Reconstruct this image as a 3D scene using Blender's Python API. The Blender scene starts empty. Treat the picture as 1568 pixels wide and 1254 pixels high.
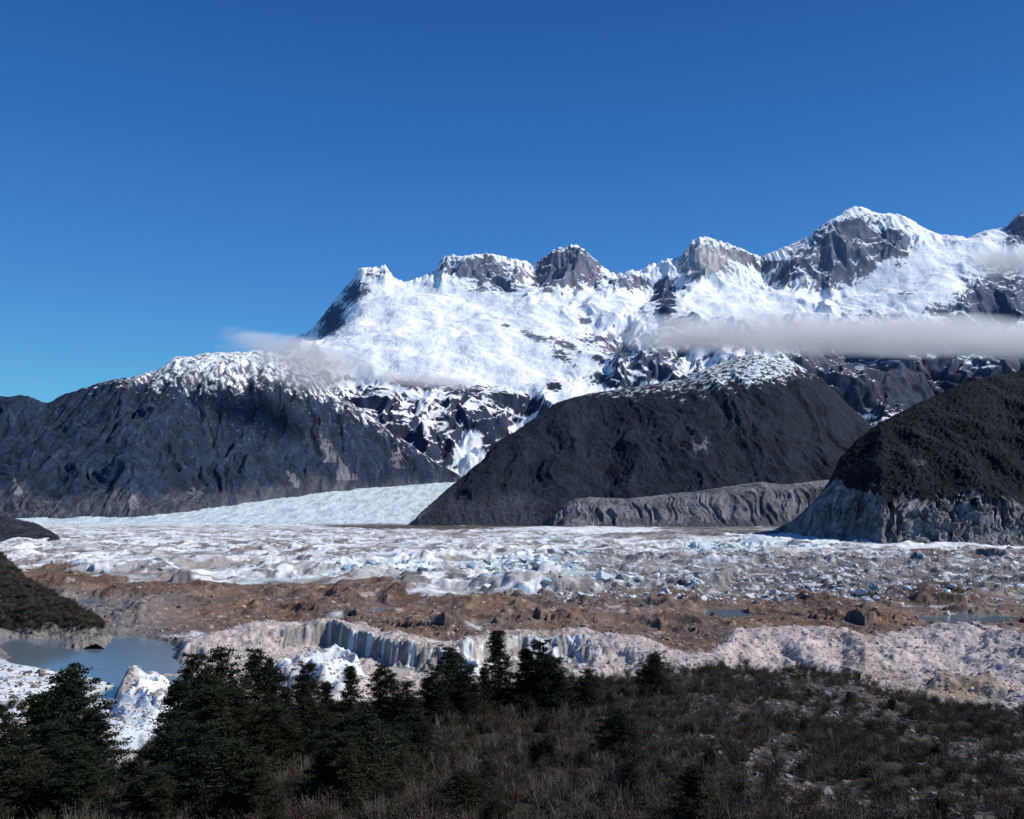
import bpy, math, random
import numpy as np
from mathutils import Vector
rng=np.random.default_rng(7); random.seed(7)
H=110.0; F=1358.0; CX=784.0; HZ=775.0
scene=bpy.context.scene

# ---------------------------------------------------------------- noise
_p=rng.permutation(256); PERM=np.concatenate([_p,_p,_p])
GA=rng.uniform(0,2*np.pi,256); GX=np.cos(GA); GY=np.sin(GA)
def perlin(x,y):
    xi=np.floor(x).astype(np.int64); yi=np.floor(y).astype(np.int64)
    xf=x-xi; yf=y-yi; xi&=255; yi&=255
    u=xf*xf*xf*(xf*(xf*6-15)+10); v=yf*yf*yf*(yf*(yf*6-15)+10)
    def g(ix,iy,dx,dy):
        h=PERM[PERM[ix&255]+(iy&255)]
        return GX[h]*dx+GY[h]*dy
    a=g(xi,yi,xf,yf); b=g(xi+1,yi,xf-1,yf); c=g(xi,yi+1,xf,yf-1); d=g(xi+1,yi+1,xf-1,yf-1)
    return (a+u*(b-a)+v*((c+u*(d-c))-(a+u*(b-a))))*1.5
def fbm(x,y,o=4,gain=.5,s=0):
    r=0; a=1; t=0
    for i in range(o):
        r=r+a*perlin(x*2**i+17.3*i+s,y*2**i-9.1*i+s*1.7); t+=a; a*=gain
    return r/t*1.4
def ridged(x,y,o=4,gain=.5,s=0):
    r=0; a=1; t=0
    for i in range(o):
        n=1-np.abs(perlin(x*2**i+31.7*i+s,y*2**i+5.3*i-s))*1.6
        r=r+a*n; t+=a; a*=gain
    return r/t
def ss(a,b,x):
    t=np.clip((x-a)/(b-a),0,1); return t*t*(3-2*t)
def kn(px,pts):
    pts=np.array(pts,float); return np.interp(px,pts[:,0],pts[:,1])
def ell(px,py,cx,cy,rx,ry,rot=0,p=1.0):
    c=math.cos(math.radians(rot)); s=math.sin(math.radians(rot))
    dx=px-cx; dy=py-cy
    a=(dx*c+dy*s)/rx; b=(-dx*s+dy*c)/ry
    return np.clip(1.3-(a*a+b*b)**.5,0,1)*p
def mix(a,b,t):
    return a*(1-t[...,None])+b*t[...,None]
def C(*c): return np.array(c,float)

# ---------------------------------------------------------------- mesh helpers
def mesh_np(name,V,Q,mats,col=None,matidx=None,smooth=True,obj=True):
    me=bpy.data.meshes.new(name)
    V=np.ascontiguousarray(V,dtype=np.float32); Q=np.ascontiguousarray(Q,dtype=np.int32)
    n,k=Q.shape
    me.vertices.add(len(V)); me.vertices.foreach_set('co',V.ravel())
    me.loops.add(n*k); me.loops.foreach_set('vertex_index',Q.ravel())
    me.polygons.add(n); me.polygons.foreach_set('loop_start',np.arange(n,dtype=np.int32)*k)
    if matidx is not None: me.polygons.foreach_set('material_index',np.ascontiguousarray(matidx,dtype=np.int32))
    me.polygons.foreach_set('use_smooth',np.full(n,smooth,dtype=bool))
    for m in mats: me.materials.append(m)
    if col is not None:
        c=np.ones((len(V),4),np.float32); c[:,:3]=col.reshape(-1,3)
        a=me.color_attributes.new('Col','FLOAT_COLOR','POINT'); a.data.foreach_set('color',c.ravel())
    me.update(calc_edges=True)
    if not obj: return me
    o=bpy.data.objects.new(name,me); scene.collection.objects.link(o); return o
def grid_obj(name,X,Y,Z,mat,col):
    nr,nc=X.shape; V=np.stack([X,Y,Z],-1).reshape(-1,3)
    i=np.arange(nr*nc).reshape(nr,nc)
    Q=np.stack([i[:-1,:-1],i[:-1,1:],i[1:,1:],i[1:,:-1]],-1).reshape(-1,4)
    return mesh_np(name,V,Q,[mat],col)
def normz(X,Y,Z):
    ax=np.gradient(X,axis=1);ay=np.gradient(Y,axis=1);az=np.gradient(Z,axis=1)
    bx=np.gradient(X,axis=0);by=np.gradient(Y,axis=0);bz=np.gradient(Z,axis=0)
    nx=ay*bz-az*by; ny=az*bx-ax*bz; nz=ax*by-ay*bx
    l=np.sqrt(nx*nx+ny*ny+nz*nz)+1e-9
    return nz/l

# ---------------------------------------------------------------- materials
def newmat(name):
    m=bpy.data.materials.new(name); m.use_nodes=True
    nt=m.node_tree; b=nt.nodes['Principled BSDF']; b.inputs['Specular IOR Level'].default_value=.25
    return m,nt,b
def terrain_mat(name,scales,amt=.35,bump=1.0,rough=.9,spec=.15):
    m,nt,b=newmat(name); N=nt.nodes; L=nt.links
    b.inputs['Roughness'].default_value=rough; b.inputs['Specular IOR Level'].default_value=spec
    at=N.new('ShaderNodeAttribute'); at.attribute_name='Col'
    geo=N.new('ShaderNodeNewGeometry')
    cur=at.outputs['Color']; hs=None
    for s in scales:
        n=N.new('ShaderNodeTexNoise'); n.inputs['Scale'].default_value=1.0/s; n.inputs['Detail'].default_value=5; n.inputs['Roughness'].default_value=.65
        L.new(geo.outputs['Position'],n.inputs['Vector'])
        mr=N.new('ShaderNodeMapRange'); mr.inputs[1].default_value=.3; mr.inputs[2].default_value=.7
        mr.inputs[3].default_value=1-amt; mr.inputs[4].default_value=1+amt
        L.new(n.outputs['Fac'],mr.inputs[0])
        v=N.new('ShaderNodeVectorMath'); v.operation='SCALE'; L.new(cur,v.inputs[0]); L.new(mr.outputs[0],v.inputs['Scale']); cur=v.outputs[0]
        hs=n.outputs['Fac']
    L.new(cur,b.inputs['Base Color'])
    bp=N.new('ShaderNodeBump'); bp.inputs['Distance'].default_value=bump; bp.inputs['Strength'].default_value=1
    L.new(hs,bp.inputs['Height']); L.new(bp.outputs[0],b.inputs['Normal'])
    return m
M_mass=terrain_mat('snow_and_rock',[160,40],.05,7)
M_forest=terrain_mat('distant_forest',[220,20],.36,17)
M_forest2=terrain_mat('slope_forest',[60,9],.6,12)
M_scarp=terrain_mat('moraine_scarp',[70,14],.2,4)
M_ground=terrain_mat('glacier_debris',[30,4.0],.18,1.1)
M_hill=terrain_mat('scrub_soil',[5,.6],.4,.25)

# ================================================================= LINES -> SURFACE
def surf(px0,px1,dpx,lines,segs,smk=None,keep=()):
    px=np.arange(px0,px1+dpx,dpx)
    PY=np.array([kn(px,l[0]) for l in lines])
    YY=np.array([kn(px,l[1]) if not np.isscalar(l[1]) else np.full_like(px,l[1]) for l in lines])
    if smk:
        k=int(smk/dpx)|1; g=np.hanning(k+2)[1:-1]; g/=g.sum()
        for i in range(len(lines)):
            if i in keep: continue
            PY[i]=np.convolve(np.pad(PY[i],k//2,mode='edge'),g,'valid')
    ZZ=H+(HZ-PY)/F*YY
    n=len(lines)
    T=np.zeros_like(ZZ); T[1:-1]=(ZZ[2:]-ZZ[:-2])*.5; T[0]=ZZ[1]-ZZ[0]; T[-1]=ZZ[-1]-ZZ[-2]
    Zr=[];Yr=[];Vr=[]
    for k in range(n-1):
        t=np.linspace(0,1,segs[k],endpoint=(k==n-2))[:,None]
        h00=2*t**3-3*t**2+1;h10=t**3-2*t**2+t;h01=-2*t**3+3*t**2;h11=t**3-t**2
        cz=h00*ZZ[k]+h10*T[k]*.8+h01*ZZ[k+1]+h11*T[k+1]*.8
        Zr.append(cz); Yr.append(YY[k]*(1-t)+YY[k+1]*t); Vr.append(np.broadcast_to(k+t,cz.shape))
    Z=np.concatenate(Zr);Y=np.concatenate(Yr);V=np.concatenate(Vr)
    P=np.broadcast_to(px,Z.shape)
    X=(P-CX)/F*Y
    return X,Y,Z,V,P
def PYof(Z,Y): return HZ-(Z-H)/Y*F

# ================================================================= SNOW MASSIF
crest=[(200,700),(300,640),(380,585),(430,540),(445,524),(470,514),(485,495),(500,478),(520,452),(538,432),(552,414),(566,411),(578,412),(590,405),(602,424),(622,436),(650,424),(668,414),(676,398),(700,394),(740,391),(780,397),(818,403),(835,388),(852,375),(868,374),(880,371),(896,384),(922,412),(945,420),(985,420),(1000,406),(1040,395),(1052,380),(1062,368),(1085,366),(1120,376),(1165,391),(1200,380),(1240,362),(1270,340),(1300,325),(1318,320),(1345,328),(1385,334),(1410,347),(1440,362),(1480,368),(1515,357),(1542,350),(1555,335),(1572,316),(1620,290),(1700,330),(1800,380),(1950,420)]
lines=[
 ([(200,790),(2000,790)],8150),
 ([(200,760),(560,725),(640,712),(720,705),(800,712),(1200,720),(2000,720)],8550),
 ([(200,745),(420,660),(480,640),(560,640),(640,640),(700,645),(800,655),(900,650),(1100,640),(1300,650),(1568,650),(2000,650)],9300),
 ([(200,730),(400,620),(470,572),(520,585),(600,580),(700,578),(800,590),(900,590),(1000,570),(1100,560),(1200,560),(1300,580),(1568,575),(2000,575)],10100),
 ([(200,720),(380,610),(450,545),(500,530),(540,510),(600,510),(700,512),(800,515),(900,520),(1000,505),(1100,495),(1200,505),(1300,500),(1400,500),(1568,510),(2000,520)],11200),
 ([(200,710),(380,600),(450,542),(500,515),(530,480),(560,460),(620,456),(700,460),(800,456),(900,452),(960,455),(1010,462),(1060,440),(1130,450),(1200,455),(1300,455),(1350,440),(1400,420),(1480,410),(1568,430),(1700,440),(2000,480)],12400),
 (crest,13500),
 ([(x,y+75) for x,y in crest],14600),
 ([(200,775),(2000,775)],17500)]
X,Y,Z,V,P=surf(230,1850,1.4,lines,[16,70,105,105,110,140,14,12],75,(6,))
PY=PYof(Z,Y)
smooth=np.clip(ell(P,PY,690,515,215,80,8)*2.6+ell(P,PY,1140,465,100,30)*1.8+ell(P,PY,1390,440,120,40)*1.6+ell(P,PY,940,465,60,20)+ell(P,PY,580,445,40,22)*1.5+ell(P,PY,1210,375,50,18)+ell(P,PY,1440,390,60,20)*1.5,0,1)
nearc=np.exp(-((V-6)/.35)**2)
W=(1-.9*smooth)*(1-.75*nearc)
wx=X+fbm(X/700,Y/700,3)*250; wy=Y+fbm(X/700+9,Y/700,3)*250
Z=Z+W*((ridged(wx/1100,wy/1500,4,.45)-.62)*500+(ridged(wx/330,wy/380,3,.45,3)-.62)*100)
Z=Z+(1-.8*smooth)*fbm(X/80,Y/80,3,.5,5)*9*(1-.3*nearc)
crev=ridged(X/75+fbm(X/200,Y/200,2),Y/32,3,.55,8)
Z=Z+smooth*((crev-.6)*13+fbm(X/520,Y/380,3,.4)*70)
Z=Z+nearc*(ridged(X/90,Y/900,4,.6,11)-.6)*75*(1-.6*ss(1180,1240,P))
nz=normz(X,Y,Z); PA=PYof(Z,Y)
R=np.zeros_like(Z)
for e in [(868,405,50,34,0,1.05),(835,425,24,26,0,.9),(905,425,30,20,30,.8),(745,415,75,24,0,.8),(690,405,22,14,0,.6),(765,440,70,14,0,.72),(545,448,30,22,-35,.9),(508,492,24,40,25,.95),(575,420,22,10,0,.6),(955,435,40,14,0,.6),
  (1080,400,42,26,-8,1.1),(1130,392,40,14,10,.8),(1300,372,82,50,0,.8),(1290,415,65,34,-10,.76),(1355,370,54,30,20,.76),(1230,390,34,30,-25,.7),(1205,420,30,30,0,.62),(1020,462,20,34,-10,1.05),(1040,492,30,12,0,.85),(1175,405,20,14,0,.7),
  (820,516,34,9,22,1.0),(868,528,34,10,25,.9),(893,492,15,7,0,.9),(775,498,11,4,0,.9),(848,590,15,12,20,1.1),(780,612,60,20,15,.95),(860,545,40,18,35,.74),(900,520,50,14,5,.7),(940,540,60,26,15,.7),(1000,560,60,30,0,.74),(1060,520,70,12,-5,.6),(930,580,50,20,0,.72),
  (640,590,80,10,8,.8),(725,640,70,34,10,.85),(720,600,60,14,5,.88),(580,625,80,34,18,.8),(660,680,90,34,15,.8),(760,690,60,40,0,.95),(500,575,50,14,15,.6),
  (1525,462,84,54,-10,.95),(1440,475,40,20,0,.7),(1350,485,70,8,0,.6),(1560,350,26,28,-40,.9),(1420,590,220,62,0,1.15),(1280,560,90,40,10,.92),(1540,540,90,40,0,1.0),(1395,448,30,6,0,.8),(1180,600,200,50,0,.9),(1380,395,20,25,30,.55),
  (480,600,60,60,0,.6)]:
    R=np.maximum(R,ell(P,PA,*e))
stre=fbm(X/80+fbm(X/200,Y/200,2)*2,Y/80,4,.6,21); big=fbm(X/230,Y/200,4,.6,4); fin=fbm(X/30,Y/30,2,.6,2)
val=R*.95+.50*stre+.25*big+.14*fin+np.clip((.76-nz)*1.3,-.4,.5)*(1-.5*smooth)-smooth*.15*(R<.4)-ell(P,PA,722,692,24,30)*1.2
rock=ss(.56,.68,val)*ss(.02,.2,R+np.clip((.64-nz)*2,0,.5))
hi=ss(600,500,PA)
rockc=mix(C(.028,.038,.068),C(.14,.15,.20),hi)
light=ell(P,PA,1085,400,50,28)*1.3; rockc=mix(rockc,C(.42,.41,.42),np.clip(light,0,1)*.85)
rockc=mix(rockc,C(.050,.065,.12),np.clip(ell(P,PA,1020,468,26,40)+ell(P,PA,520,475,44,50)*.6+ell(P,PA,1530,470,80,50)*.9,0,1)*.85)  # shade of two peak faces painted as dark blue rock; right rock tinted too
rockc=rockc*(1+.6*fbm(X/65,Y/100,4,.65,9))[...,None]
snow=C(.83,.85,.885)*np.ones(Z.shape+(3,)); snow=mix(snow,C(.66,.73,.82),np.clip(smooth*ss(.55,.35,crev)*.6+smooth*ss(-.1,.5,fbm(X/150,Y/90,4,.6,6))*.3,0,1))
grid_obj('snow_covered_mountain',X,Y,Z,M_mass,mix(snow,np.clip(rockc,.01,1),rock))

# ================================================================= LEFT MOUNTAIN
def forestcol(X,Y,base,var=.35,s=0):
    n=fbm(X/60,Y/70,4,.6,s); return base*np.clip(1+var*n*1.6,.35,2)[...,None]
cA=[(-500,650),(-200,612),(0,608),(40,607),(72,620),(100,605),(150,586),(200,578),(240,568),(268,548),(330,540),(400,537),(440,546),(480,578),(540,618),(600,662),(660,704),(700,728),(740,760)]
bY=[(-500,5600),(0,5650),(200,5750),(260,5950),(400,6650),(560,7450),(700,7980),(740,8100)]
sh=lambda a,d:[(x,y+d) for x,y in a]
lines=[([(-500,850),(740,850)],sh(bY,-350)),
 ([(-500,790),(0,790),(200,785),(260,778),(400,752),(560,738),(660,733),(740,745)],bY),
 ([(-500,760),(0,735),(200,715),(300,700),(400,695),(500,700),(600,715),(660,724),(740,750)],[(-500,6000),(0,6100),(200,6200),(400,7000),(700,8030),(740,8150)]),
 ([(-500,700),(0,670),(100,665),(200,640),(300,620),(400,620),(500,650),(600,690),(660,716),(740,755)],[(-500,6600),(0,6650),(200,6800),(400,7400),(700,8080),(740,8200)]),
 (cA,[(-500,7300),(0,7300),(200,7500),(400,7900),(700,8130),(740,8250)]),
 ([(x,y+60) for x,y in cA],9000),([(-500,780),(740,780)],10500)]
X,Y,Z,V,P=surf(-420,735,1.4,lines,[14,90,105,110,12,10])
nearc=np.exp(-((V-4)/.4)**2)*.8
edge=ss(735,560,P)
wx=X+fbm(X/500,Y/500,3)*160
Z=Z+edge*(1-nearc)*((ridged(wx/420,Y/1500,4,.5,2)-.6)*190*ss(.8,2,V)+(ridged(wx/130,Y/420,4,.55,7)-.6)*50)
Z=Z+fbm(X/45,Y/45,3,.6,3)*9*(.3+.7*edge)
PA=PYof(Z,Y)
col=forestcol(X,Y,C(.020,.031,.060),.4)  # blue tint puts distance haze into the forest colour
rk=fbm(X/40,Y/200,4,.6,12); col=mix(col,C(.062,.075,.115),ss(.25,.6,rk)*.5)
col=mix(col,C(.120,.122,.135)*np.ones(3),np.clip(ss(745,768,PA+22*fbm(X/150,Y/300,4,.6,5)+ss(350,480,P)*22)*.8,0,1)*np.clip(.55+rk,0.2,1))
fan=0
for cx,cy,hh in [(530,728,36),(452,742,22),(505,700,40),(612,712,24),(28,752,22),(300,758,20),(205,775,20)]:
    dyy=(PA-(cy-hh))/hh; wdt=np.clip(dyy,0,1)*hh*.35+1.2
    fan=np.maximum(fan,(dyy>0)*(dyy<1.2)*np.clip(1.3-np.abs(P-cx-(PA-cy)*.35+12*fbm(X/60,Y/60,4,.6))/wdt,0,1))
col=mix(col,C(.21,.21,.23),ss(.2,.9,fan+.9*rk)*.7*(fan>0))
sl=kn(P,[(-400,560),(60,585),(140,592),(200,594),(260,600),(330,604),(420,594),(470,604),(520,630),(600,677),(700,722)])
sn=ss(.05,.3,(sl-PA)/42+.8*fbm(X/75,Y/50,5,.65,31)+.3*fbm(X/200,Y/200,3)-.08)
holes=ss(.10,.26,fbm(X/48,Y/34,4,.65,35)+.25*ss(545,590,PA))*.88
col=mix(col,C(.80,.83,.87),sn*(1-holes))
spk=ss(.5,.62,fbm(X/26,Y/30,3,.7,41))*ss(720,620,PA)*ss(120,330,P)*.35
col=mix(col,C(.5,.52,.56),spk)
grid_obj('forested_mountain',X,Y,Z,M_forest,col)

# ================================================================= CENTRE HILL
cB=[(600,830),(630,803),(640,790),(665,768),(690,745),(715,725),(740,705),(760,680),(800,652),(850,618),(900,602),(980,592),(1050,580),(1090,560),(1130,548),(1165,543),(1210,552),(1260,580),(1300,622),(1340,655),(1420,700),(1600,740),(1800,760)]
YB=lambda a,b,c,d:[(600,a),(640,b),(760,c),(900,d),(1800,d)]
lines=[([(600,850),(1800,850)],4700),
 ([(600,832),(640,808),(700,806),(850,802),(1000,790),(1200,790),(1800,790)],YB(5000,4980,4980,4980)),
 ([(600,831),(640,803),(680,780),(760,765),(860,760),(1000,755),(1100,748),(1290,745),(1800,760)],YB(5010,5000,5150,5300)),
 ([(600,830),(640,798),(690,762),(760,722),(850,690),(950,675),(1100,660),(1200,660),(1300,700),(1400,725),(1800,762)],YB(5020,5030,5500,5900)),
 (cB,YB(5030,5060,6100,6900)),
 ([(x,y+50) for x,y in cB],YB(5300,5400,6800,7600)),([(600,850),(1800,800)],8000)]
X,Y,Z,V,P=surf(605,1500,1.4,lines,[12,60,105,115,12,10])
nearc=np.exp(-((V-4)/.4)**2)*.85
edge=ss(625,760,P)
wx=X+fbm(X/400,Y/400,3)*120
Z=Z+edge*(1-nearc)*((ridged(wx/420,Y/1500,4,.45,12)-.6)*105*ss(1,2.5,V)+(ridged(wx/110,Y/300,4,.55,17)-.6)*22)
Z=Z+fbm(X/35,Y/35,3,.6,3)*7
PA=PYof(Z,Y)
col=forestcol(X,Y,C(.011,.018,.029),.35,3)  # bluish base colour carries the painted-in haze of the hill
rk=fbm(X/35,Y/200,4,.6,15); col=mix(col,C(.024,.033,.052),ss(.15,.6,rk)*.5)
col=mix(col,C(.050,.056,.072),ss(745,775,PA)*ss(880,780,P)*.7)
snl=kn(P,[(600,500),(830,560),(900,604),(960,608),(1040,606),(1100,602),(1180,594),(1240,575),(1270,560),(1400,500)])
sn=ss(.08,.3,(snl-PA)/40+.8*fbm(X/70,Y/42,5,.65,33)+.3*fbm(X/160,Y/160,3)-.05)
holes=ss(-.02,.14,fbm(X/45,Y/26,4,.65,37)+.2*ss(560,600,PA))*.94
col=mix(col,C(.72,.77,.83),sn*(1-holes))
col=mix(col,C(.20,.20,.22),ss(.55,.75,ell(P,PA,1070,685,14,8,-25)+.9*rk+.5*fbm(X/30,Y/30,3))*.7*(ell(P,PA,1070,685,20,14)>0))
grid_obj('forested_hill',X,Y,Z,M_forest,col)

# ---- lateral moraine terrace below centre hill
tp=[(820,815),(860,778),(880,768),(905,766),(960,768),(1000,764),(1060,758),(1120,750),(1165,744),(1200,748),(1260,742),(1300,740),(1400,745),(1500,760)]
lines=[([(820,870),(1500,870)],4350),([(820,822),(870,806),(1200,806),(1500,812)],4700),
 (tp,4950),([(x,y+3) for x,y in tp],5080),([(820,850),(1500,830)],5350)]
X,Y,Z,V,P=surf(820,1480,1.2,lines,[10,90,14,12])
rib=ridged(X/60+fbm(X/150,Y/150,2),Y/500,4,.6,6)
Z=Z+(rib-.6)*45*np.exp(-((V-1.5)/.45)**2)+fbm(X/25,Y/25,3,.6)*5
PA=PYof(Z,Y)
col=mix(C(.18,.178,.19)*np.ones(Z.shape+(3,)),C(.10,.10,.115),ss(-.2,.4,fbm(X/40,Y/150,4,.6,3)))
col=mix(col,C(.055,.06,.07),ss(.0,.4,fbm(X/160,Y/90,4,.6,9)+.3*ss(780,800,PA))*.8)
grid_obj('lateral_moraine',X,Y,Z,M_scarp,col)

# ================================================================= RIGHT HILL
cR=[(1130,835),(1190,812),(1215,800),(1250,765),(1270,742),(1285,705),(1310,675),(1340,652),(1400,620),(1470,590),(1520,576),(1568,568),(1700,540),(2000,500)]
lines=[([(1130,900),(2000,900)],[(1130,3700),(1250,2800),(1350,2400),(2000,2150)]),
 ([(1130,842),(1200,822),(1250,825),(1400,832),(1568,838),(2000,845)],[(1130,3900),(1200,3550),(1250,3000),(1350,2620),(1568,2440),(2000,2300)]),
 ([(1130,840),(1200,815),(1250,778),(1285,758),(1320,752),(1400,762),(1460,768),(1500,755),(1568,775),(2000,760)],[(1130,3920),(1200,3590),(1250,3120),(1350,2760),(1568,2600),(2000,2450)]),
 ([(1130,838),(1200,812),(1250,770),(1290,722),(1340,700),(1400,690),(1568,670),(2000,660)],[(1130,3940),(1200,3630),(1250,3200),(1350,3000),(1568,2950),(2000,2800)]),
 (cR,[(1130,3960),(1200,3660),(1250,3280),(1350,3400),(1568,3700),(2000,3800)]),
 ([(x,y+50) for x,y in cR],4400),([(1130,830),(2000,820)],4900)]
X,Y,Z,V,P=surf(1135,1950,1.2,lines,[12,110,90,110,12,10])
edge=ss(1190,1290,P); nearc=np.exp(-((V-4)/.4)**2)*.85
sc=np.exp(-((V-1.65)/.5)**2)
Z=Z+edge*sc*(ridged(X/60+fbm(X/90,Y/90,3)*1.2,Y/400,5,.6,26)-.62)*85
Z=Z+edge*(1-nearc)*ss(2,2.6,V)*((ridged(X/260,Y/600,4,.5,2)-.6)*60)
tree=ss(2.05,2.4,V)
Z=Z+fbm(X/12,Y/12,3,.65,3)*(3+5*tree)*(.3+.7*edge)
PA=PYof(Z,Y)
col=forestcol(X/2,Y/2,C(.009,.014,.017),.6,3)
rk=fbm(X/22,Y/120,4,.6,5)
col=mix(col,C(.11,.11,.12),ss(.62,.75,ell(P,PA,1410,708,22,7)*.7+.6*rk+.4*fbm(X/20,Y/20,3))*.6*ss(1300,1340,P))
scarp=mix(C(.27,.262,.268)*np.ones(Z.shape+(3,)),C(.12,.118,.128),ss(-.2,.35,rk))
tl=kn(P,[(1130,700),(1270,742),(1320,752),(1400,765),(1460,768),(1500,757),(1568,775),(2000,760)])
s=ss(-3,4,PA-tl+34*fbm(X/30,Y/200,4,.65,77))
col=mix(col,scarp,s)
grid_obj('forested_hill',X,Y,Z,M_forest2,col)

# ================================================================= LEFT BANK + FAR LEFT SPUR
cL=[(-500,700),(-200,780),(0,845),(12,862),(30,878),(60,898),(90,918),(120,930),(150,950),(175,975),(200,1000)]
lines=[([(-500,1010),(0,1010),(150,990),(200,1010)],690),
 ([(-500,985),(0,985),(100,975),(160,970),(200,1000)],[(-500,740),(200,745)]),
 ([(-500,830),(-200,880),(0,925),(60,938),(120,950),(160,965),(200,1000)],[(-500,800),(0,790),(200,760)]),
 (cL,[(-500,900),(0,860),(200,775)]),([(-500,800),(0,890),(100,930),(200,990)],1000),([(-500,920),(200,920)],1150)]
X,Y,Z,V,P=surf(-450,198,1.0,lines,[12,60,80,16,10])
Z=Z+ss(198,120,P)*(fbm(X/22,Y/22,4,.6,1)*7)+fbm(X/4,Y/4,3,.7,9)*1.3
PA=PYof(Z,Y)
col=forestcol(X/6,Y/6,C(.020,.019,.018),.6,3)
col=mix(col,C(.22,.20,.185),ss(955,975,PA+20*fbm(X/15,Y/15,3))*.8)
grid_obj('wooded_lake_bank',X,Y,Z,M_hill,col); bankX=(X,Y,Z,P,PA)
cS=[(-500,740),(0,790),(30,797),(60,805),(85,820),(110,840)]
lines=[([(-500,870),(110,860)],2500),([(-500,832),(0,830),(90,828),(110,845)],2750),(cS,3100),([(-500,840),(110,860)],3700)]
X,Y,Z,V,P=surf(-450,109,1.3,lines,[8,50,20])
Z=Z+fbm(X/50,Y/50,4,.6)*9*ss(110,70,P)
grid_obj('rocky_spur',X,Y,Z,M_forest2,forestcol(X/2,Y/2,C(.035,.037,.046),.5))

# ================================================================= GROUND SHEET
mcp=[(-400,1060),(150,1040),(200,1022),(250,1000),(300,978),(360,964),(420,956),(500,953),(560,962),(600,974),(650,982),(700,984),(760,970),(800,966),(900,970),(960,980),(1020,994),(1080,1002),(1110,985),(1130,968),(1200,962),(1290,962),(1325,974),(1370,966),(1440,958),(1500,956),(1540,966),(1600,975),(2000,960)]
def ground_base(P,X,Y):
    far=np.where(Y>5000,np.interp(Y,[5000,5500,6000,6500,7200,8000,8600,10000,20000,70000],[0,20,66,134,232,333,380,380,300,0]),0)
    mh=kn(P,[(-400,0),(170,0),(230,5),(300,9),(420,14),(900,13),(1080,9),(1130,13),(1600,15),(2000,12)])
    Yc=(H-mh)*F/(kn(P,mcp)-HZ)
    d=Yc-Y+20*fbm(X/40,Y/50,5,.6,61)
    fw=kn(P,[(0,30),(400,60),(440,16),(640,16),(700,26),(900,30),(1000,60),(1100,90),(1600,110)])*(1+.8*np.maximum(0,fbm(X/35,Y*0+3,2,.5,15)))
    flat=kn(P,[(400,8),(440,28),(640,30),(900,22),(1000,10),(1600,8)])
    prof=np.where(d<0,ss(-60,0,d),1-ss(0,1,(d-flat)/fw))
    mh=mh*(1+.25*fbm(X/45,Y*0,3,.5,5))
    cliff=np.where((d>flat*.9)&(d<flat+fw*1.05),1.0,0)*ss(420,445,P)*ss(930,880,P)
    return far+mh*prof,d,cliff,mh
pr=np.concatenate([np.arange(1330,1125,-8),np.arange(1125,860,-.55),np.arange(860,804.8,-.24)])
Yr=(H*F)/(pr-HZ); Yr=np.concatenate([Yr,np.linspace(5020,8600,100),[9500,12000,20000,40000,70000]])
px=np.arange(-420,1960,1.5)
Y=np.repeat(Yr[:,None],len(px),1); P=np.repeat(px[None],len(Yr),0); X=(P-CX)/F*Y
B,dm,cliff,mh=ground_base(P,X,Y)
PYb=HZ+(H-B)*F/Y
wn=fbm(X/70,Y/110,4,.55,1); wn2=fbm(X/25,Y/40,4,.6,2); wL=fbm(X/170,Y/330,5,.58,27); wXL=fbm(X/420,Y/800,4,.55,37)
ib=kn(P,[(-400,875),(0,872),(100,866),(150,880),(250,893),(350,895),(450,888),(550,892),(650,906),(720,916),(800,908),(880,903),(950,906),(1020,908),(1090,912),(1125,890),(1180,862),(1300,852),(1568,846),(2000,846)])
iw=kn(P,[(-400,8),(900,8),(1100,10),(1200,14),(2000,14)])
ice=ss(-.5,.5,(ib-PYb)/iw+1.9*wn+1.6*wL+.3*wn2)
dirtR=ss(820,980,P)*ss(842,860,PYb+8*wn)
fardeb=ss(860,1000,P)*ss(830,818,PYb)
serac=np.clip(ell(P,PYb,800,866,110,18)+ell(P,PYb,965,893,75,16)+ell(P,PYb,1150,838,150,12)+ell(P,PYb,600,870,120,14)*.6,0,1)
lk0=np.maximum.reduce([ell(P,PYb,155,998,160,32,4)*4-1.0,ell(P,PYb,40,985,60,16)*3-.9,ell(P,PYb,100,1050,260,60)*3-1.2,ell(P,PYb,200,1090,150,45)*3-1.2])+.5*wn2
pools=np.maximum.reduce([ell(P,PYb,175,918,90,9)*3-1.4,ell(P,PYb,1105,940,55,9)*3-1.1,ell(P,PYb,1490,946,110,10)*3-1.1,
   ell(P,PYb,585,932,40,4)*4-1.7,ell(P,PYb,495,914,22,4)*4-1.4,ell(P,PYb,120,886,40,5)*4-1.5,ell(P,PYb,740,955,30,4)*4-1.9,ell(P,PYb,1330,905,40,5)*4-1.7])+1.5*wn2
lake=np.clip(np.maximum(lk0,pools),0,1)
iceL=ss(0,.35,(PYb-kn(P,[(-400,1000),(0,1006),(60,1016),(120,1030),(200,1046),(250,1056),(290,1075),(400,1090),(2000,1300)]))/30)*ss(330,260,P)
berg=ell(P,PYb,470,1046,50,26)+ell(P,PYb,225,1075,45,34)+ell(P,PYb,520,1060,40,24)+ell(P,PYb,715,1040,30,18)*.8
berg=np.clip(berg*1.6,0,1)
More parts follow.
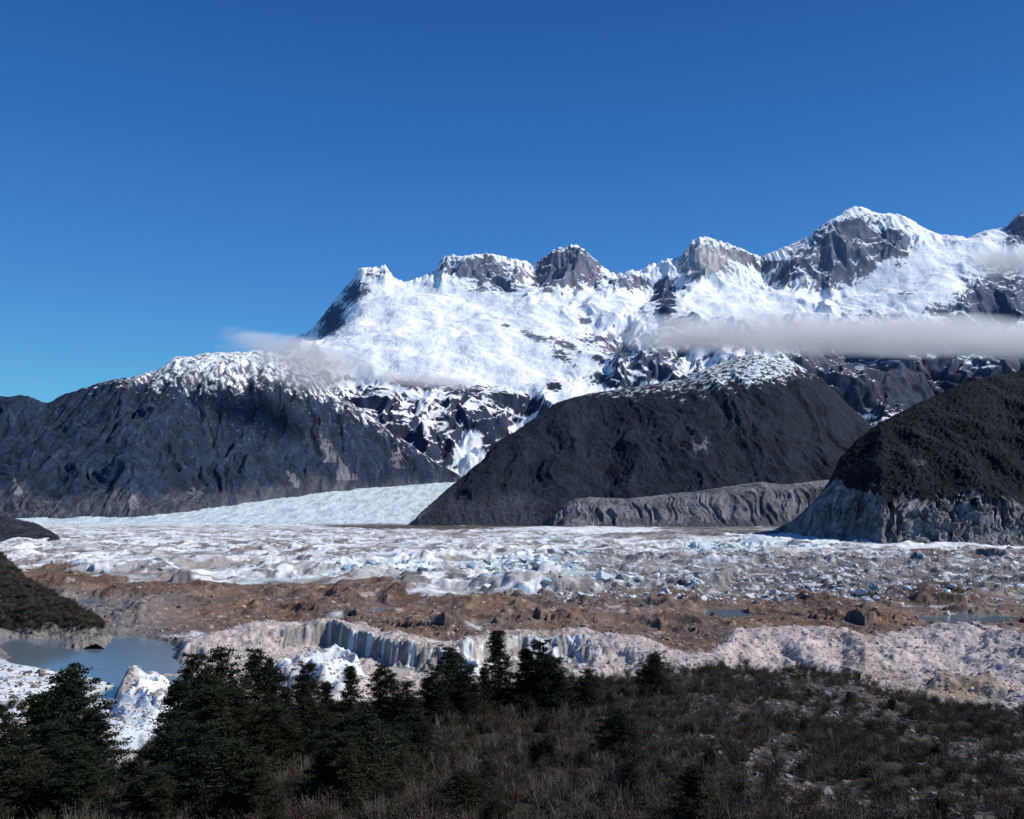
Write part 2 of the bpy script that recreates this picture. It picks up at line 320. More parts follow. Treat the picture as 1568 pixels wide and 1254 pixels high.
# heights
dist=np.interp(Y,[1000,2200,4500],[1,.75,.35])
hum=(ridged((X+60*wn)/210,Y/300,3,.45,4)-.55)
Zi=hum*36*ice*ss(5200,3500,Y)*dist+np.maximum(0,wL)*22*dist*ice+(ridged(X/50,Y/80,3,.55,14)-.6)*17*serac+fbm(X/45,Y/70,3,.5,6)*2.5*ice*dist
Zb=fbm(X/110,Y/150,4,.5,3)*10+np.maximum(0,ridged(X/70,Y/100,3,.5,33)-.58)*20+fbm(X/16,Y/20,3,.6,13)*1.7
blk=np.maximum(0,fbm(X/7,Y/9,2,.6,19)-.15)*3.0
Z=B+ice*Zi+(1-ice)*(Zb*(1-.8*ss(0,1,mh/10)*(np.abs(dm)<160))+blk*.6)
Z=Z+(np.abs(dm)<160)*(mh/13)*(fbm(X/22,Y/26,4,.6,5)*3.4)
Z=Z+ss(4800,5200,Y)*(fbm(X/30,Y/60,3,.6,7)*4+fbm(X/200,Y/300,3)*10)
Z=np.where(Y<3000,np.maximum(Z,-.7+.3*wn2+.8*np.maximum(0,wn)),Z)
icefl=iceL*ss(-.1,.1,wn2*.8+.9*wn+.06)
lk=lake*(1-icefl)*(1-np.clip(berg*1.5,0,1))
Z=Z*(1-lk)+(-5)*lk
Z=Z*(1-icefl)+icefl*(-.1+.6*np.abs(wn2)+2.0*np.maximum(0,wn))
Z=Z+berg*(6+9*(ridged(X/26,Y/26,2,.5,8)-.5)*1.2)
cone=np.zeros_like(Z)
for cx,cy,r,hh in [(215,908,52,16),(590,970,17,7),(700,962,32,9),(243,945,36,10),(330,938,22,6),(1190,970,20,8),(985,860,40,8),(1390,985,16,5),(60,908,40,9),(640,912,60,10),(420,872,70,9),(120,895,50,7),(1300,930,60,8),(860,945,50,7),(500,935,45,8),(1020,935,50,9),(1420,915,70,9)]:
    y0=H*F/(cy-HZ); x0=(cx-CX)/F*y0; dd=np.hypot(X-x0,(Y-y0)*.6)/r*(1+.35*wn2)
    c_=np.clip(1-dd,0,1); Z=Z+hh*c_**1.1; cone=np.maximum(cone,c_)
cliffn=ridged(X/8,Y/30,4,.65,5)
Z=Z+cliff*((cliffn-.5)*4+fbm(X/12,Y/12,3,.6,3)*1.5)
# colours
brown=mix(C(.150,.093,.062)*np.ones(Z.shape+(3,)),C(.09,.068,.056),ss(-.3,.4,wn)); brown=mix(brown,C(.23,.185,.16),ss(.15,.6,wn2)*.45)
brown=mix(brown,C(.17,.14,.125),ss(-.1,.5,wL)*.6)
brown=mix(brown,C(.15,.145,.15),ss(360,180,P)*ss(895,925,PYb)*.8)
brown=mix(brown,C(.095,.060,.043),ss(0,.35,cone)*ss(935,925,PYb)*.9)
grey=C(.20,.182,.172)*np.ones(Z.shape+(3,)); grey=mix(grey,C(.075,.077,.085),ss(-.2,.3,wn2+.5*wL))
pinkc=mix(C(.46,.40,.375)*np.ones(Z.shape+(3,)),C(.29,.255,.245),ss(-.1,.5,fbm(X/9,Y/12,4,.65,8)))
pinkc=mix(pinkc,C(.22,.17,.14),ss(.2,.55,wn)*.65)
deb=mix(brown,grey,np.clip(dirtR*ss(920,895,PYb)+fardeb,0,1))
pk=np.clip(ss(-42,-14,dm+26*wn2)*ss(150,230,P),0,1)*(Y<1000)
deb=mix(deb,pinkc,pk)
sp=fbm(X/26,Y/60,4,.65,61)
deb=mix(deb,C(.60,.64,.67),ss(.18,.34,sp)*ss(925,895,PYb)*ss(838,850,PYb)*.8*ss(700,900,P))
deb=mix(deb,C(.45,.42,.40),ss(.45,.6,sp+.3*wL)*(PYb>895)*.5)
deb=mix(deb,C(.30,.265,.25),ss(.3,.45,fbm(X/6,Y/9,3,.7,71))*.5*(PYb>895))
icec=mix(C(.68,.71,.73)*np.ones(Z.shape+(3,)),C(.38,.52,.59),np.clip(ss(.05,-.2,hum)*.6+serac*.7*ss(-.2,.3,wn2),0,1))
dirt=fbm(X/130+1.5*wn,Y/260,5,.62,9)
icec=mix(icec,C(.35,.33,.315),ss(-.04,.24,dirt+.12*ss(850,900,PYb)-.22*serac)*.85)
icec=mix(icec,C(.12,.105,.10),ss(.14,.28,fbm(X/60,Y/100,5,.65,44)+.14*dirtR+.28*wXL)*.85*(Y<5000))
icec=mix(icec,C(.24,.20,.175),ss(.16,.3,fbm(X/210,Y/120,5,.6,48)-.2*serac)*.8*(Y<4200))
dirty=np.clip(dirtR*.9+fardeb*.5,0,1)
icef=ice*(1-dirty*ss(-.5,-.08,fbm(X/50,Y/100,5,.65,91)))
icef=icef*(1-np.clip(fardeb*ss(-.45,0,fbm(X/260,Y/400,4)),0,1))
med=ss(.15,.4,ell(P,PYb,655,802,165,9)+.25*wn); icef=icef*(1-med)
col=mix(deb,icec,icef); col=mix(col,C(.085,.072,.07)*np.ones(3),med*.9)
strip=np.clip(ell(P,PYb,1230,822,110,5)*1.5+ell(P,PYb,1460,836,190,4)*1.5+ell(P,PYb,930,812,110,6)*1.2,0,1); col=mix(col,C(.68,.71,.74),ss(.35,.7,strip+.7*wn+.3*wL))
tong=ss(4950,5300,Y); tc=mix(C(.56,.64,.68)*np.ones(Z.shape+(3,)),C(.36,.43,.48),ss(-.2,.5,fbm(X/60,Y/250,5,.65,3))); col=mix(col,tc,tong)
clc=mix(C(.20,.19,.175)*np.ones(Z.shape+(3,)),C(.56,.61,.63),ss(.05,.4,fbm(X/5,Y/60,3,.6,5)+.3*ss(620,700,P)-.02))
col=mix(col,clc,cliff*.9*ss(-.5,.1,wn2+.2))
col=mix(col,C(.66,.71,.75),np.clip(icefl+berg*ss(-.3,.1,wn2+.15),0,1))
col=mix(col,C(.16,.14,.125),lk*.8)
sand=ell(P,PYb,1470,1062,110,14)*ss(-.3,.3,wn2+.3); col=mix(col,C(.27,.21,.14),np.clip(sand*1.0,0,1))
col=col*(np.clip(1+.3*fbm(X/5,Y/8,3,.7,51),.6,1.4)[...,None]**(1-icef[...,None]*.7))
grid_obj('ground',X,Y,Z,M_ground,col)
gX,gY,gZ,gP,gPY=X,Y,Z,P,PYb

# water
m,nt,b=newmat('glacial_water'); b.inputs['Base Color'].default_value=(.12,.155,.19,1); b.inputs['Roughness'].default_value=.1; b.inputs['Specular IOR Level'].default_value=.55
n=nt.nodes.new('ShaderNodeTexNoise'); n.inputs['Scale'].default_value=.8; bp=nt.nodes.new('ShaderNodeBump'); bp.inputs['Distance'].default_value=.03
g=nt.nodes.new('ShaderNodeNewGeometry'); nt.links.new(g.outputs['Position'],n.inputs['Vector']); nt.links.new(n.outputs['Fac'],bp.inputs['Height']); nt.links.new(bp.outputs[0],b.inputs['Normal'])
mesh_np('lake_water',[(-900,300,-1.2),(900,300,-1.2),(1400,1700,-1.2),(-1400,1700,-1.2)],[(0,1,2,3)],[m])

# ================================================================= BOULDERS / ICE BLOCKS (merged)
t=(1+5**.5)/2
ICV=np.array([(-1,t,0),(1,t,0),(-1,-t,0),(1,-t,0),(0,-1,t),(0,1,t),(0,-1,-t),(0,1,-t),(t,0,-1),(t,0,1),(-t,0,-1),(-t,0,1)],float)/1.9
ICF=np.array([(0,11,5),(0,5,1),(0,1,7),(0,7,10),(0,10,11),(1,5,9),(5,11,4),(11,10,2),(10,7,6),(7,1,8),(3,9,4),(3,4,2),(3,2,6),(3,6,8),(3,8,9),(4,9,5),(2,4,11),(6,2,10),(8,6,7),(9,8,1)])
def rocks(name,pos,size,mat,col,jit=.35,sz=.75):
    n=len(pos); V=np.repeat(ICV[None],n,0)*(1+rng.uniform(-jit,jit,(n,12,1)))
    V=V*(size[:,None,None]*rng.uniform(.6,1.2,(n,1,3)))*np.array([1,1,sz])
    a=rng.uniform(0,6.28,n)[:,None]; x=V[...,0]*np.cos(a)-V[...,1]*np.sin(a); y=V[...,0]*np.sin(a)+V[...,1]*np.cos(a)
    V=np.stack([x,y,V[...,2]],-1)+pos[:,None]
    Fc=(ICF[None]+12*np.arange(n)[:,None,None]).reshape(-1,3)
    return mesh_np(name,V.reshape(-1,3),Fc,[mat],np.repeat(col[:,None],12,1),smooth=False)
M_rock=terrain_mat('boulder_rock',[.8],.25,.05)
M_ice=terrain_mat('glacier_ice',[9,2.5],.15,.6,rough=.5,spec=.3)
def pick(mask,n,thr=.5):
    idx=np.where(mask.ravel()>thr)[0]; idx=rng.choice(idx,min(n,len(idx)),replace=False)
    return np.stack([gX.ravel()[idx]+rng.uniform(-1,1,len(idx)),gY.ravel()[idx],gZ.ravel()[idx]],-1)
pos=pick(pk*(lk<.1)*(cliff<.5)*(Y<900)*(Y>430),15000); n=len(pos)
cc=C(.45,.395,.37)*rng.uniform(.45,1.25,(n,1))+rng.uniform(-.02,.02,(n,3))
rocks('moraine_boulders',pos,rng.uniform(.3,.7,n)+rng.exponential(.32,n),M_rock,np.clip(cc,.05,.9))
pos=pick((1-pk)*(lk<.1)*(Y<1700)*(gPY>880)*(1-icef),11000,.6); n=len(pos)
rocks('debris_boulders',pos,rng.uniform(.3,.9,n)+rng.exponential(.55,n),M_rock,np.clip(C(.22,.175,.155)*rng.uniform(.3,1.8,(n,1)),.03,.9))
pos=pick((gPY>845)*(gPY<925)*(P>850)*(P<1600)*(lk<.1),2200); n=len(pos)
rocks('ice_blocks',pos,rng.uniform(.8,2.6,n)+rng.exponential(1.1,n),M_ice,C(.6,.65,.68)*rng.uniform(.4,1.1,(n,1)))
sp_=[];ssz=[];sc_=[]
for cx,cy,rx,ry,nn,s0,s1 in [(965,893,52,7,26,9,24),(905,898,25,5,10,6,13),(1060,905,30,5,9,5,11),(815,866,75,10,60,8,22),(870,855,40,5,22,8,18),(730,880,110,12,30,5,12),(1150,840,115,6,60,11,30),(600,872,110,10,30,6,14),(780,902,90,9,26,5,12),(260,870,160,12,26,6,14)]:
    for k in range(nn):
        a=random.uniform(0,6.28); r=random.random()**.5; qx=cx+rx*r*math.cos(a); qy=cy+ry*r*math.sin(a)
        y0=H*F/(qy-HZ); x0=(qx-CX)/F*y0
        i=int(np.argmin(np.abs(Yr-y0))); j=int(np.clip((qx-px[0])/1.5,0,len(px)-1)); s=random.uniform(s0,s1)
        sp_.append((x0,y0,gZ[i,j]-s*.2)); ssz.append(s*.85)
        c=C(.62,.69,.73) if random.random()<.55 else (C(.32,.47,.54) if random.random()<.6 else C(.12,.17,.19)); sc_.append(c*random.uniform(.8,1.1))
rocks('ice_seracs',np.array(sp_),np.array(ssz),M_ice,np.array(sc_),.5,.68)

# ================================================================= FOREGROUND HILLSIDE
rows=[(2,[(0,0)],107.9),(10,None,104.5),(25,None,98.5),(45,None,91),
 (62,[(-1500,1330),(0,1300),(200,1280),(784,1275),(1568,1285),(3000,1300)],0),
 (82,[(-1500,1400),(0,1260),(200,1225),(500,1215),(784,1215),(1568,1235),(3000,1260)],0),
 (112,[(-1500,1500),(0,1270),(130,1245),(250,1190),(500,1155),(784,1148),(1100,1145),(1340,1160),(1568,1188),(3000,1260)],0),
 (150,[(-1500,1500),(0,1340),(120,1290),(230,1180),(400,1128),(500,1115),(700,1105),(900,1090),(1100,1084),(1340,1098),(1568,1132),(3000,1300)],0),
 (186,[(-1500,1500),(0,1300),(120,1260),(230,1145),(300,1110),(400,1098),(500,1090),(700,1070),(800,1056),(900,1042),(1000,1036),(1100,1026),(1200,1026),(1300,1034),(1360,1058),(1450,1076),(1568,1092),(3000,1300)],0)]
RY=[];ZR=[];pxh=np.arange(-1500,3001,2.5)
for Yk,pts,z in rows:
    RY.append(Yk)
    ZR.append(np.full_like(pxh,z) if z else H-(kn(pxh,pts)-HZ)/F*Yk)
ZR.append(ZR[-1]-26); RY.append(235); ZR.append(ZR[-2]*.25+2); RY.append(300); ZR.append(np.full_like(pxh,-6)); RY.append(370)
ZR=np.array(ZR); RY=np.array(RY,float)
def hillz(P,Y):
    P=np.asarray(P,float);Y=np.asarray(Y,float)
    fi=np.clip((P+1500)/2.5,0,len(pxh)-1.001); i=fi.astype(int); fr=fi-i
    k=np.clip(np.searchsorted(RY,Y)-1,0,len(RY)-2); t=np.clip((Y-RY[k])/(RY[k+1]-RY[k]),0,1)
    a=ZR[k,i]*(1-fr)+ZR[k,i+1]*fr; b=ZR[k+1,i]*(1-fr)+ZR[k+1,i+1]*fr
    z=a*(1-t)+b*t
    X=(P-CX)/F*Y
    return z+(fbm(X/14,Y/14,3,.5,2)*1.2+fbm(X/2.5,Y/2.5,2,.5,4)*.22)*ss(15,50,Y)
Yh=np.concatenate([np.geomspace(2,50,60),np.linspace(50.5,190,330),np.linspace(192,370,60)])
ph=np.arange(-1400,2900,3.2)
Y=np.repeat(Yh[:,None],len(ph),1);P=np.repeat(ph[None],len(Yh),0);X=(P-CX)/F*Y;Z=hillz(P,Y)
stony=ss(950,1250,P+Y*.6)*ss(-.3,.3,fbm(X/18,Y/25,4,.6,8)+.15)
col=mix(C(.040,.030,.023)*np.ones(Z.shape+(3,)),C(.026,.026,.015),ss(-.2,.3,fbm(X/9,Y/9,4,.6,3)))
col=mix(col,C(.095,.080,.082),stony*ss(-.25,.25,fbm(X/1.2,Y/1.2,3,.6,33)+.05)*.8)
grid_obj('hillside',X,Y,Z,M_hill,col)

# ---- vegetation materials
def leafmat(name,cols,rough=.7):
    m,nt,b=newmat(name); N=nt.nodes;L=nt.links; b.inputs['Roughness'].default_value=rough; b.inputs['Specular IOR Level'].default_value=.12
    oi=N.new('ShaderNodeObjectInfo'); cr=N.new('ShaderNodeValToRGB'); e=cr.color_ramp
    e.interpolation='CONSTANT' if len(cols)>4 else 'LINEAR'
    while len(e.elements)<len(cols): e.elements.new(.5)
    for i,c in enumerate(cols): e.elements[i].position=i/(max(1,len(cols) if len(cols)>4 else len(cols)-1)); e.elements[i].color=(*c,1)
    L.new(oi.outputs['Random'],cr.inputs[0])
    g=N.new('ShaderNodeNewGeometry'); n=N.new('ShaderNodeTexNoise'); n.inputs['Scale'].default_value=1.3; L.new(g.outputs['Position'],n.inputs['Vector'])
    mr=N.new('ShaderNodeMapRange'); mr.inputs[1].default_value=.3;mr.inputs[2].default_value=.7;mr.inputs[3].default_value=.45;mr.inputs[4].default_value=1.7; L.new(n.outputs['Fac'],mr.inputs[0])
    v=N.new('ShaderNodeVectorMath'); v.operation='SCALE'; L.new(cr.outputs[0],v.inputs[0]); L.new(mr.outputs[0],v.inputs['Scale']); L.new(v.outputs[0],b.inputs['Base Color'])
    return m
M_leaf=leafmat('evergreen_foliage',[(.012,.019,.008),(.019,.023,.010),(.009,.015,.008)])
M_bark=leafmat('bark',[(.07,.06,.05),(.11,.10,.09)])
M_scrub=leafmat('scrub_leaves',[(.044,.027,.020),(.026,.026,.012),(.060,.036,.027),(.018,.023,.010),(.038,.026,.020),(.030,.028,.014),(.050,.052,.016),(.040,.034,.028),(.024,.030,.011)])
M_twig=leafmat('bare_twigs',[(.13,.11,.098),(.07,.045,.037),(.20,.18,.165)])

def quads(c,s,flat=0.5):
    n=len(c); a=rng.normal(size=(n,3)); a[:,2]*=flat; a/=np.linalg.norm(a,axis=1)[:,None]+1e-9
    b=rng.normal(size=(n,3)); b-=a*(a*b).sum(1)[:,None]; b/=np.linalg.norm(b,axis=1)[:,None]+1e-9
    s=np.asarray(s).reshape(-1,1)*np.ones((n,1))
    V=np.stack([c-a*s,c-b*s*.55,c+a*s,c+b*s*.55],1).reshape(-1,3)
    return V,np.arange(4*n).reshape(n,4)
def tube(pts,rad,k=5):
    pts=np.array(pts,float); n=len(pts); T=np.gradient(pts,axis=0); T/=np.linalg.norm(T,axis=1)[:,None]+1e-9
    ref=np.where(np.abs(T[:,2:3])>.9,np.array([[1.,0,0]]),np.array([[0,0,1.]]))
    A=np.cross(T,ref); A/=np.linalg.norm(A,axis=1)[:,None]+1e-9; Bv=np.cross(T,A)
    th=np.arange(k)/k*2*np.pi
    V=pts[:,None]+np.array(rad)[:,None,None]*(np.cos(th)[None,:,None]*A[:,None]+np.sin(th)[None,:,None]*Bv[:,None])
    Q=[(i*k+j,i*k+(j+1)%k,(i+1)*k+(j+1)%k,(i+1)*k+j) for i in range(n-1) for j in range(k)]
    return V.reshape(-1,3),np.array(Q)
class Acc:
    def __init__(s): s.V=[];s.Q=[];s.M=[];s.n=0
    def add(s,V,Q,m): s.V.append(V);s.Q.append(Q+s.n);s.M.append(np.full(len(Q),m));s.n+=len(V)
    def mesh(s,name,mats): return mesh_np(name,np.concatenate(s.V),np.concatenate(s.Q),mats,matidx=np.concatenate(s.M),smooth=False,obj=False)
def tree_mesh(name,seed,wid=.36,conic=.6,nl=110,dens=130,tops=1):
    r=np.random.default_rng(seed); A=Acc(); Ht=10.
    for tt in range(tops):
        off=np.array([0,0]) if tt==0 else r.uniform(-1.6,1.6,2); hs=1 if tt==0 else r.uniform(.72,.92); NL=nl if tt==0 else nl//2
        lean=r.uniform(-.4,.4,2)
        ax=lambda t:np.array([lean[0]*t*t+off[0]*min(1,t*3),lean[1]*t*t+off[1]*min(1,t*3),Ht*hs*.97*t])
        A.add(*tube([ax(t) for t in np.linspace(0,1,9)],[.2*(1-t)+.015 for t in np.linspace(0,1,9)],7),1)
        lob=r.uniform(.7,1.3,7)
        for i in range(NL):
            t=.06+.92*(i/NL)**.9
            a=i*2.4+r.uniform(-.5,.5)
            prof=(1-t)**conic*(.7+.3*math.sin(min(1,t*5)*1.57))+.035
            L=Ht*wid*hs*prof*r.uniform(.5,1.2)*lob[int(t*6.99)]*(1 if tt==0 else .7)
            up=r.uniform(.0,.4)+.6*t; b=ax(t)
            f=lambda s:b+np.array([math.cos(a)*L*s,math.sin(a)*L*s,L*up*s-.2*L*s*s])
            A.add(*tube([f(s) for s in np.linspace(0,1,4)],[.05*(1-s)*(1-t)+.012 for s in np.linspace(0,1,4)],4),1)
            for c in range(max(2,int(L*1.6))):
                p=f(r.uniform(.2,1.08))+r.normal(size=3)*[.2,.2,.12]
                m=int(dens*r.uniform(.35,.9)); cr=r.uniform(.28,.58)*(1-.4*t)
                q=r.normal(size=(m,3))*cr*[.75,.75,.33]+p
                A.add(*quads(q,r.uniform(.05,.12,m)),0)
    return A.mesh(name,[M_leaf,M_bark])
TM=[tree_mesh('evergreen_a',1,.34,.62,110,110,2),tree_mesh('evergreen_b',2,.28,.75),tree_mesh('evergreen_c',3,.40,.5,110,110,3),tree_mesh('evergreen_d',4,.24,.8,100)]
def put_tree(px,pyt,Y,k,wpx=None,minh=2.5,par=None,name='evergreen_tree'):
    zt=H-(pyt-HZ)/F*Y; zg=float(hillz(px,Y)); h=max(minh,zt-zg+.2)
    o=bpy.data.objects.new(name,TM[k]); scene.collection.objects.link(o)
    s=h/10.; base=[.34,.28,.40,.24][k]*2*.85
    w=s if wpx is None else (wpx/F*Y)/(10*base)
    w=min(max(w,s*.55),s*1.7)
    o.location=((px-CX)/F*Y,Y,zg-.2); o.scale=(w,w,s); o.rotation_euler=(0,0,random.uniform(0,6.28))
    if par: o.parent=par
for a in [(100,1018,88,0,165),(55,1056,84,1,110),(10,1076,80,2,110),(150,1085,80,0,110),(292,1000,100,0,100),(335,993,104,2,115),(390,993,108,0,96),(425,1026,112,2,80),(272,1040,96,1,100),(310,1050,90,0,140),(370,1050,92,2,140),
  (468,1014,128,2,76),(500,1043,130,1,50),(537,1016,132,1,50),(580,1018,128,0,74),(620,1043,125,2,62),(690,991,138,0,88),(665,1018,134,2,74),(715,1022,136,2,60),(765,962,150,3,62),(742,1020,148,1,44),(805,990,152,1,62),(830,981,150,2,88),(850,1006,150,2,60),
  (900,1025,150,2,58),(1000,998,165,0,62),(560,1085,74,0,160),(520,1120,70,2,130),(300,1110,66,2,180),(352,1135,62,0,150),(262,1090,82,2,100),(1062,1170,62,1,130),(1440,1218,58,1,80),(950,1082,100,2,95),(705,1180,62,0,120),(120,1140,66,0,160),(30,1145,66,2,150),(600,1110,90,2,100),(420,1080,92,2,100),(470,1070,95,0,90),(640,1086,100,2,80),(70,1106,74,2,140),(400,1175,60,0,130),(230,1175,60,2,130)]:
    put_tree(*a)
und=bpy.data.objects.new('understory_foliage',None); scene.collection.objects.link(und)
for k in range(115):
    Yk=random.uniform(58,178); pk_=random.uniform(-40,1000) if k<107 else random.uniform(1000,1600)
    g0=HZ+(H-float(hillz(pk_,Yk)))*F/Yk; hh=random.uniform(1.6,3.6)
    put_tree(pk_,g0-hh*F/Yk,Yk,2,hh*.9*F/Yk,1.5,und,'bush')

# ---- shrubs and bare saplings
def shrub_mesh(name,seed,m=620,hgt=1.5,r0=1.1):
    r=np.random.default_rng(seed); A=Acc()
    for k in range(12):
        a=r.uniform(0,6.28); L=r.uniform(.4,1)*r0; e=np.array([math.cos(a)*L,math.sin(a)*L,hgt*r.uniform(.5,1.1)])
        A.add(*tube([e*0,e*[.4,.4,.55],e],[.03,.02,.008],3),1)
        q=r.normal(size=(m//12,3))*[.28,.28,.22]+e*r.uniform(.4,1,(m//12,1))
        A.add(*quads(q,r.uniform(.03,.08,m//12),1.),0)
        for j in range(4):
            e2=e+r.normal(size=3)*[.25,.25,.2]+[0,0,.25]; A.add(*tube([e*.6,(e*.6+e2)/2+r.normal(size=3)*.04,e2],[.012,.009,.005],3),1)
    return A.mesh(name,[M_scrub,M_twig])
SM=[shrub_mesh('shrub_%d'%i,20+i,640+60*i,1.1+.2*i,1.3-.1*i) for i in range(5)]
def sapling(name,seed):
    r=np.random.default_rng(seed); A=Acc()
    def br(p,d,L,rad,lv):
        pts=[p]
        for s in range(4):
            d=d+r.normal(size=3)*.12; d/=np.linalg.norm(d); p=p+d*L/4; pts.append(p)
        A.add(*tube(pts,np.linspace(rad,rad*.5,5),3),0)
        if lv>0:
            for k in range(6 if lv>1 else 5):
                s=r.uniform(.3,1); q=pts[0]*(1-s)+pts[-1]*s; nd=d+r.normal(size=3)*.4; nd[2]=abs(nd[2])+.5; nd/=np.linalg.norm(nd)
                br(q,nd,L*r.uniform(.3,.5),rad*.45,lv-1)
    for k in range(2): br(np.zeros(3)+r.normal(size=3)*[.2,.2,0],np.array([0,0,1.]),2.3,.026,3)
    return A.mesh(name,[M_twig])
BM=[sapling('sapling_%d'%i,40+i) for i in range(3)]
par=bpy.data.objects.new('scrub_foliage',None); scene.collection.objects.link(par)
par2=bpy.data.objects.new('bare_saplings',None); scene.collection.objects.link(par2)
def inst(par,me,x,y,z,s,sz=1):
    o=bpy.data.objects.new(me.name,me); scene.collection.objects.link(o); o.parent=par
    o.location=(x,y,z); o.scale=(s,s,s*sz); o.rotation_euler=(random.uniform(-.1,.1),random.uniform(-.1,.1),random.uniform(0,6.28))
n=9000
Ys=rng.uniform(48**2,205**2,n)**.5; Ps=rng.uniform(-80,1650,n); Xs=(Ps-CX)/F*Ys; Zs=hillz(Ps,Ys)
st=ss(950,1250,Ps+Ys*.6)*ss(-.2,.3,fbm(Xs/18,Ys/25,4,.6,8)+.05)
keep=rng.random(n)>st*.75
for x,y,z,k in zip(Xs,Ys,Zs,keep):
    if k: inst(par,SM[random.randrange(5)],x,y,z-.15,random.uniform(.4,1.25),random.uniform(.7,1.4))
n=950
Ys=rng.uniform(60**2,190**2,n)**.5; Ps=rng.uniform(-50,1200,n); Xs=(Ps-CX)/F*Ys; Zs=hillz(Ps,Ys)
for x,y,z in zip(Xs,Ys,Zs): inst(par2,BM[random.randrange(3)],x,y,z-.1,random.uniform(.55,1.1))
bx,by,bz,bp_,bpa=bankX
idx=np.where(((bp_>-60)&(bp_<160)&(bpa<962)&(by>745)&(by<880)).ravel())[0]; idx=rng.choice(idx,900,replace=False)
par3=bpy.data.objects.new('lakeside_scrub',None); scene.collection.objects.link(par3)
for i in idx: inst(par3,SM[random.randrange(5)],bx.ravel()[i],by.ravel()[i],bz.ravel()[i],random.uniform(1.2,2.8))
n=6500
Ys=rng.uniform(52**2,190**2,n)**.5; Ps=rng.uniform(850,1650,n); Xs=(Ps-CX)/F*Ys
st=ss(950,1250,Ps+Ys*.6)*ss(-.3,.3,fbm(Xs/18,Ys/25,4,.6,8)+.1); k=rng.random(n)<st; Ps,Ys,Xs=Ps[k],Ys[k],Xs[k]
rocks('hillside_stones',np.stack([Xs,Ys,hillz(Ps,Ys)],-1),rng.uniform(.12,.3,len(Xs))+rng.exponential(.12,len(Xs)),M_rock,C(.145,.124,.13)*rng.uniform(.5,1.7,(len(Xs),1)))

# ================================================================= CLOUDS (volumes)
def cloud(px,py,Y,hw,hh,dep,dens,ns,thr=.0,rot=0,seed=0):
    me=bpy.data.meshes.new('cloud')
    vs=[(x,y,z) for x in(-1,1) for y in(-1,1) for z in(-1,1)]
    fs=[(0,1,3,2),(4,6,7,5),(0,4,5,1),(2,3,7,6),(0,2,6,4),(1,5,7,3)]
    me.from_pydata(vs,[],fs); o=bpy.data.objects.new('cloud',me); scene.collection.objects.link(o)
    o.location=((px-CX)/F*Y,Y,H+(HZ-py)/F*Y); o.scale=(hw/F*Y,dep,hh/F*Y); o.rotation_euler=(0,math.radians(rot),0)
    m=bpy.data.materials.new('cloud_vapour'); m.use_nodes=True; nt=m.node_tree; N=nt.nodes; L=nt.links; N.clear()
    out=N.new('ShaderNodeOutputMaterial'); vp=N.new('ShaderNodeVolumePrincipled'); vp.inputs['Color'].default_value=(.98,.98,1,1); vp.inputs['Anisotropy'].default_value=0
    tc=N.new('ShaderNodeTexCoord'); ln=N.new('ShaderNodeVectorMath'); ln.operation='LENGTH'; L.new(tc.outputs['Object'],ln.inputs[0])
    g=N.new('ShaderNodeNewGeometry'); mp=N.new('ShaderNodeMapping'); mp.inputs['Scale'].default_value=(.45,1,1.8); mp.inputs['Location'].default_value=(seed*1000,0,0); L.new(g.outputs['Position'],mp.inputs[0])
    n=N.new('ShaderNodeTexNoise'); n.inputs['Scale'].default_value=1/ns; n.inputs['Detail'].default_value=4; n.inputs['Roughness'].default_value=.5; L.new(mp.outputs[0],n.inputs['Vector'])
    a=N.new('ShaderNodeMath'); a.operation='MULTIPLY_ADD'; L.new(n.outputs['Fac'],a.inputs[0]); a.inputs[1].default_value=1.5; a.inputs[2].default_value=-.2-thr
    s=N.new('ShaderNodeMath'); s.operation='SUBTRACT'; L.new(a.outputs[0],s.inputs[0]); L.new(ln.outputs['Value'],s.inputs[1])
    d=N.new('ShaderNodeMath'); d.operation='MULTIPLY'; L.new(s.outputs[0],d.inputs[0]); d.inputs[1].default_value=dens*1.6
    mx=N.new('ShaderNodeMath'); mx.operation='MAXIMUM'; L.new(d.outputs[0],mx.inputs[0]); mx.inputs[1].default_value=0
    cl=N.new('ShaderNodeMath'); cl.operation='MINIMUM'; L.new(mx.outputs[0],cl.inputs[0]); cl.inputs[1].default_value=dens
    # emission added so the cloud glows, standing in for multiple scattering; proportional to density
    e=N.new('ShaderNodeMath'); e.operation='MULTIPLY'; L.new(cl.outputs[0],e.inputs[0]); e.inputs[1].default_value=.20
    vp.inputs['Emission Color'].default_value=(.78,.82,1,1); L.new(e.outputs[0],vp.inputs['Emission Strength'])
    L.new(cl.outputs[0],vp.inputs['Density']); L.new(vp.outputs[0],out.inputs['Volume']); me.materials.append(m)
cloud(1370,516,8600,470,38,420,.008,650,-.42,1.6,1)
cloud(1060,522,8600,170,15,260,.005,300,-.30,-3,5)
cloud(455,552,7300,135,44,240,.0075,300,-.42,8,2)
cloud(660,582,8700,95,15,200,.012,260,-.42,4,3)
cloud(1545,397,10300,95,28,300,.006,400,-.40,0,4)

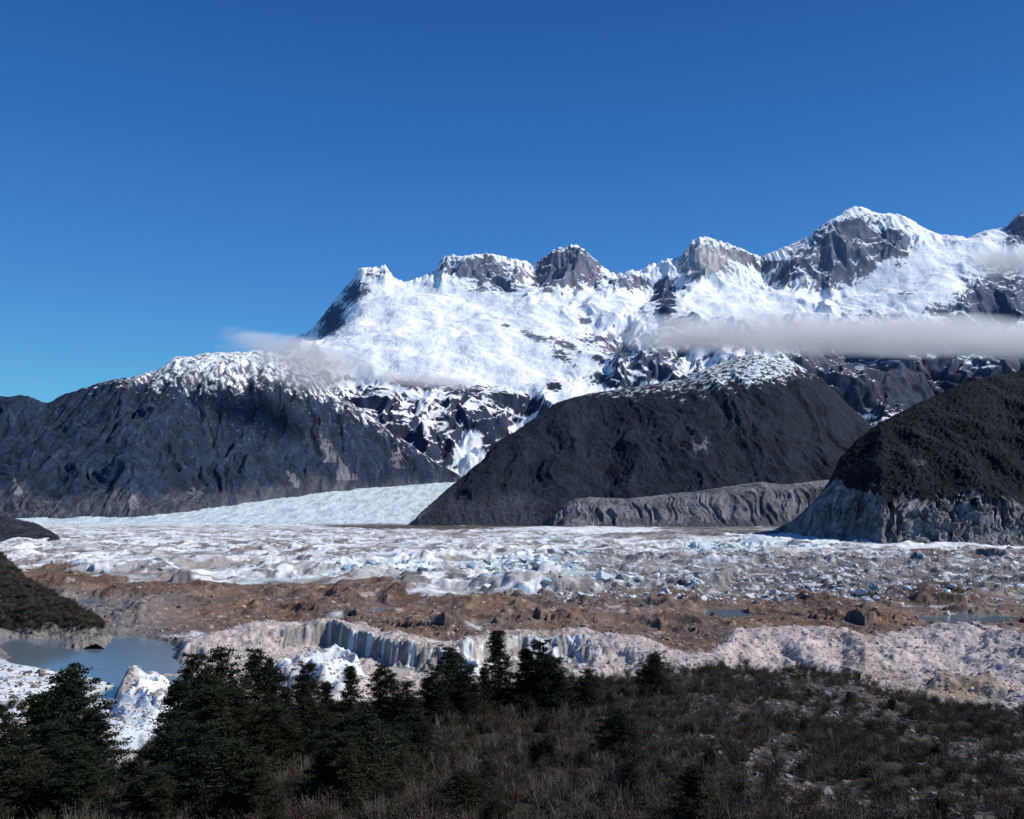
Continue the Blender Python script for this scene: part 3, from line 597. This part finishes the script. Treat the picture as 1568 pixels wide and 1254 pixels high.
# ================================================================= LIGHT, SKY, CAMERA
EL=math.radians(42); AZ=math.radians(94)
sd=np.array([math.sin(AZ)*math.cos(EL),math.cos(AZ)*math.cos(EL),math.sin(EL)])
l=bpy.data.lights.new('sun','SUN'); l.energy=4.9; l.angle=math.radians(.5); l.color=(1,.965,.92)
lo=bpy.data.objects.new('sun',l); scene.collection.objects.link(lo); lo.rotation_euler=Vector(sd).to_track_quat('Z','Y').to_euler()
w=bpy.data.worlds.new('World'); scene.world=w; w.use_nodes=True; nt=w.node_tree; bg=nt.nodes['Background']
sky=nt.nodes.new('ShaderNodeTexSky'); sky.sky_type='NISHITA'; sky.sun_disc=False; sky.sun_elevation=EL; sky.sun_rotation=AZ
sky.altitude=600; sky.air_density=1.0; sky.dust_density=.1; sky.ozone_density=2.5
ST=.085
# clear-air blue graded by elevation, blended with the physical sky
tc=nt.nodes.new('ShaderNodeTexCoord'); sx=nt.nodes.new('ShaderNodeSeparateXYZ'); nt.links.new(tc.outputs['Generated'],sx.inputs[0])
cr=nt.nodes.new('ShaderNodeValToRGB'); nt.links.new(sx.outputs['Z'],cr.inputs[0]); e=cr.color_ramp
st=[(0,(.20,.55,.78)),(.10,(.125,.47,.78)),(.16,(.080,.35,.72)),(.24,(.050,.24,.65)),(.36,(.026,.155,.51)),(.5,(.011,.093,.37)),(1,(.006,.05,.22))]
while len(e.elements)<len(st): e.elements.new(.5)
for i,(p_,c_) in enumerate(st): e.elements[i].position=p_; e.elements[i].color=(*c_,1)
sc2=nt.nodes.new('ShaderNodeVectorMath'); sc2.operation='SCALE'; nt.links.new(cr.outputs[0],sc2.inputs[0]); sc2.inputs['Scale'].default_value=1/ST
mxn=nt.nodes.new('ShaderNodeMix'); mxn.data_type='RGBA'; mxn.inputs['Factor'].default_value=.9
nt.links.new(sky.outputs[0],mxn.inputs['A']); nt.links.new(sc2.outputs[0],mxn.inputs['B'])
nt.links.new(mxn.outputs['Result'],bg.inputs['Color']); bg.inputs['Strength'].default_value=ST
cam=bpy.data.cameras.new('camera'); co=bpy.data.objects.new('camera',cam); scene.collection.objects.link(co)
co.location=(0,0,H); co.rotation_euler=(math.radians(90),0,0); cam.sensor_fit='HORIZONTAL'; cam.sensor_width=36; cam.lens=36*F/1568
cam.shift_y=(HZ-627)/1568; cam.clip_start=.5; cam.clip_end=120000
scene.camera=co
scene.view_settings.view_transform='Standard'; scene.view_settings.look='None'; scene.view_settings.exposure=0
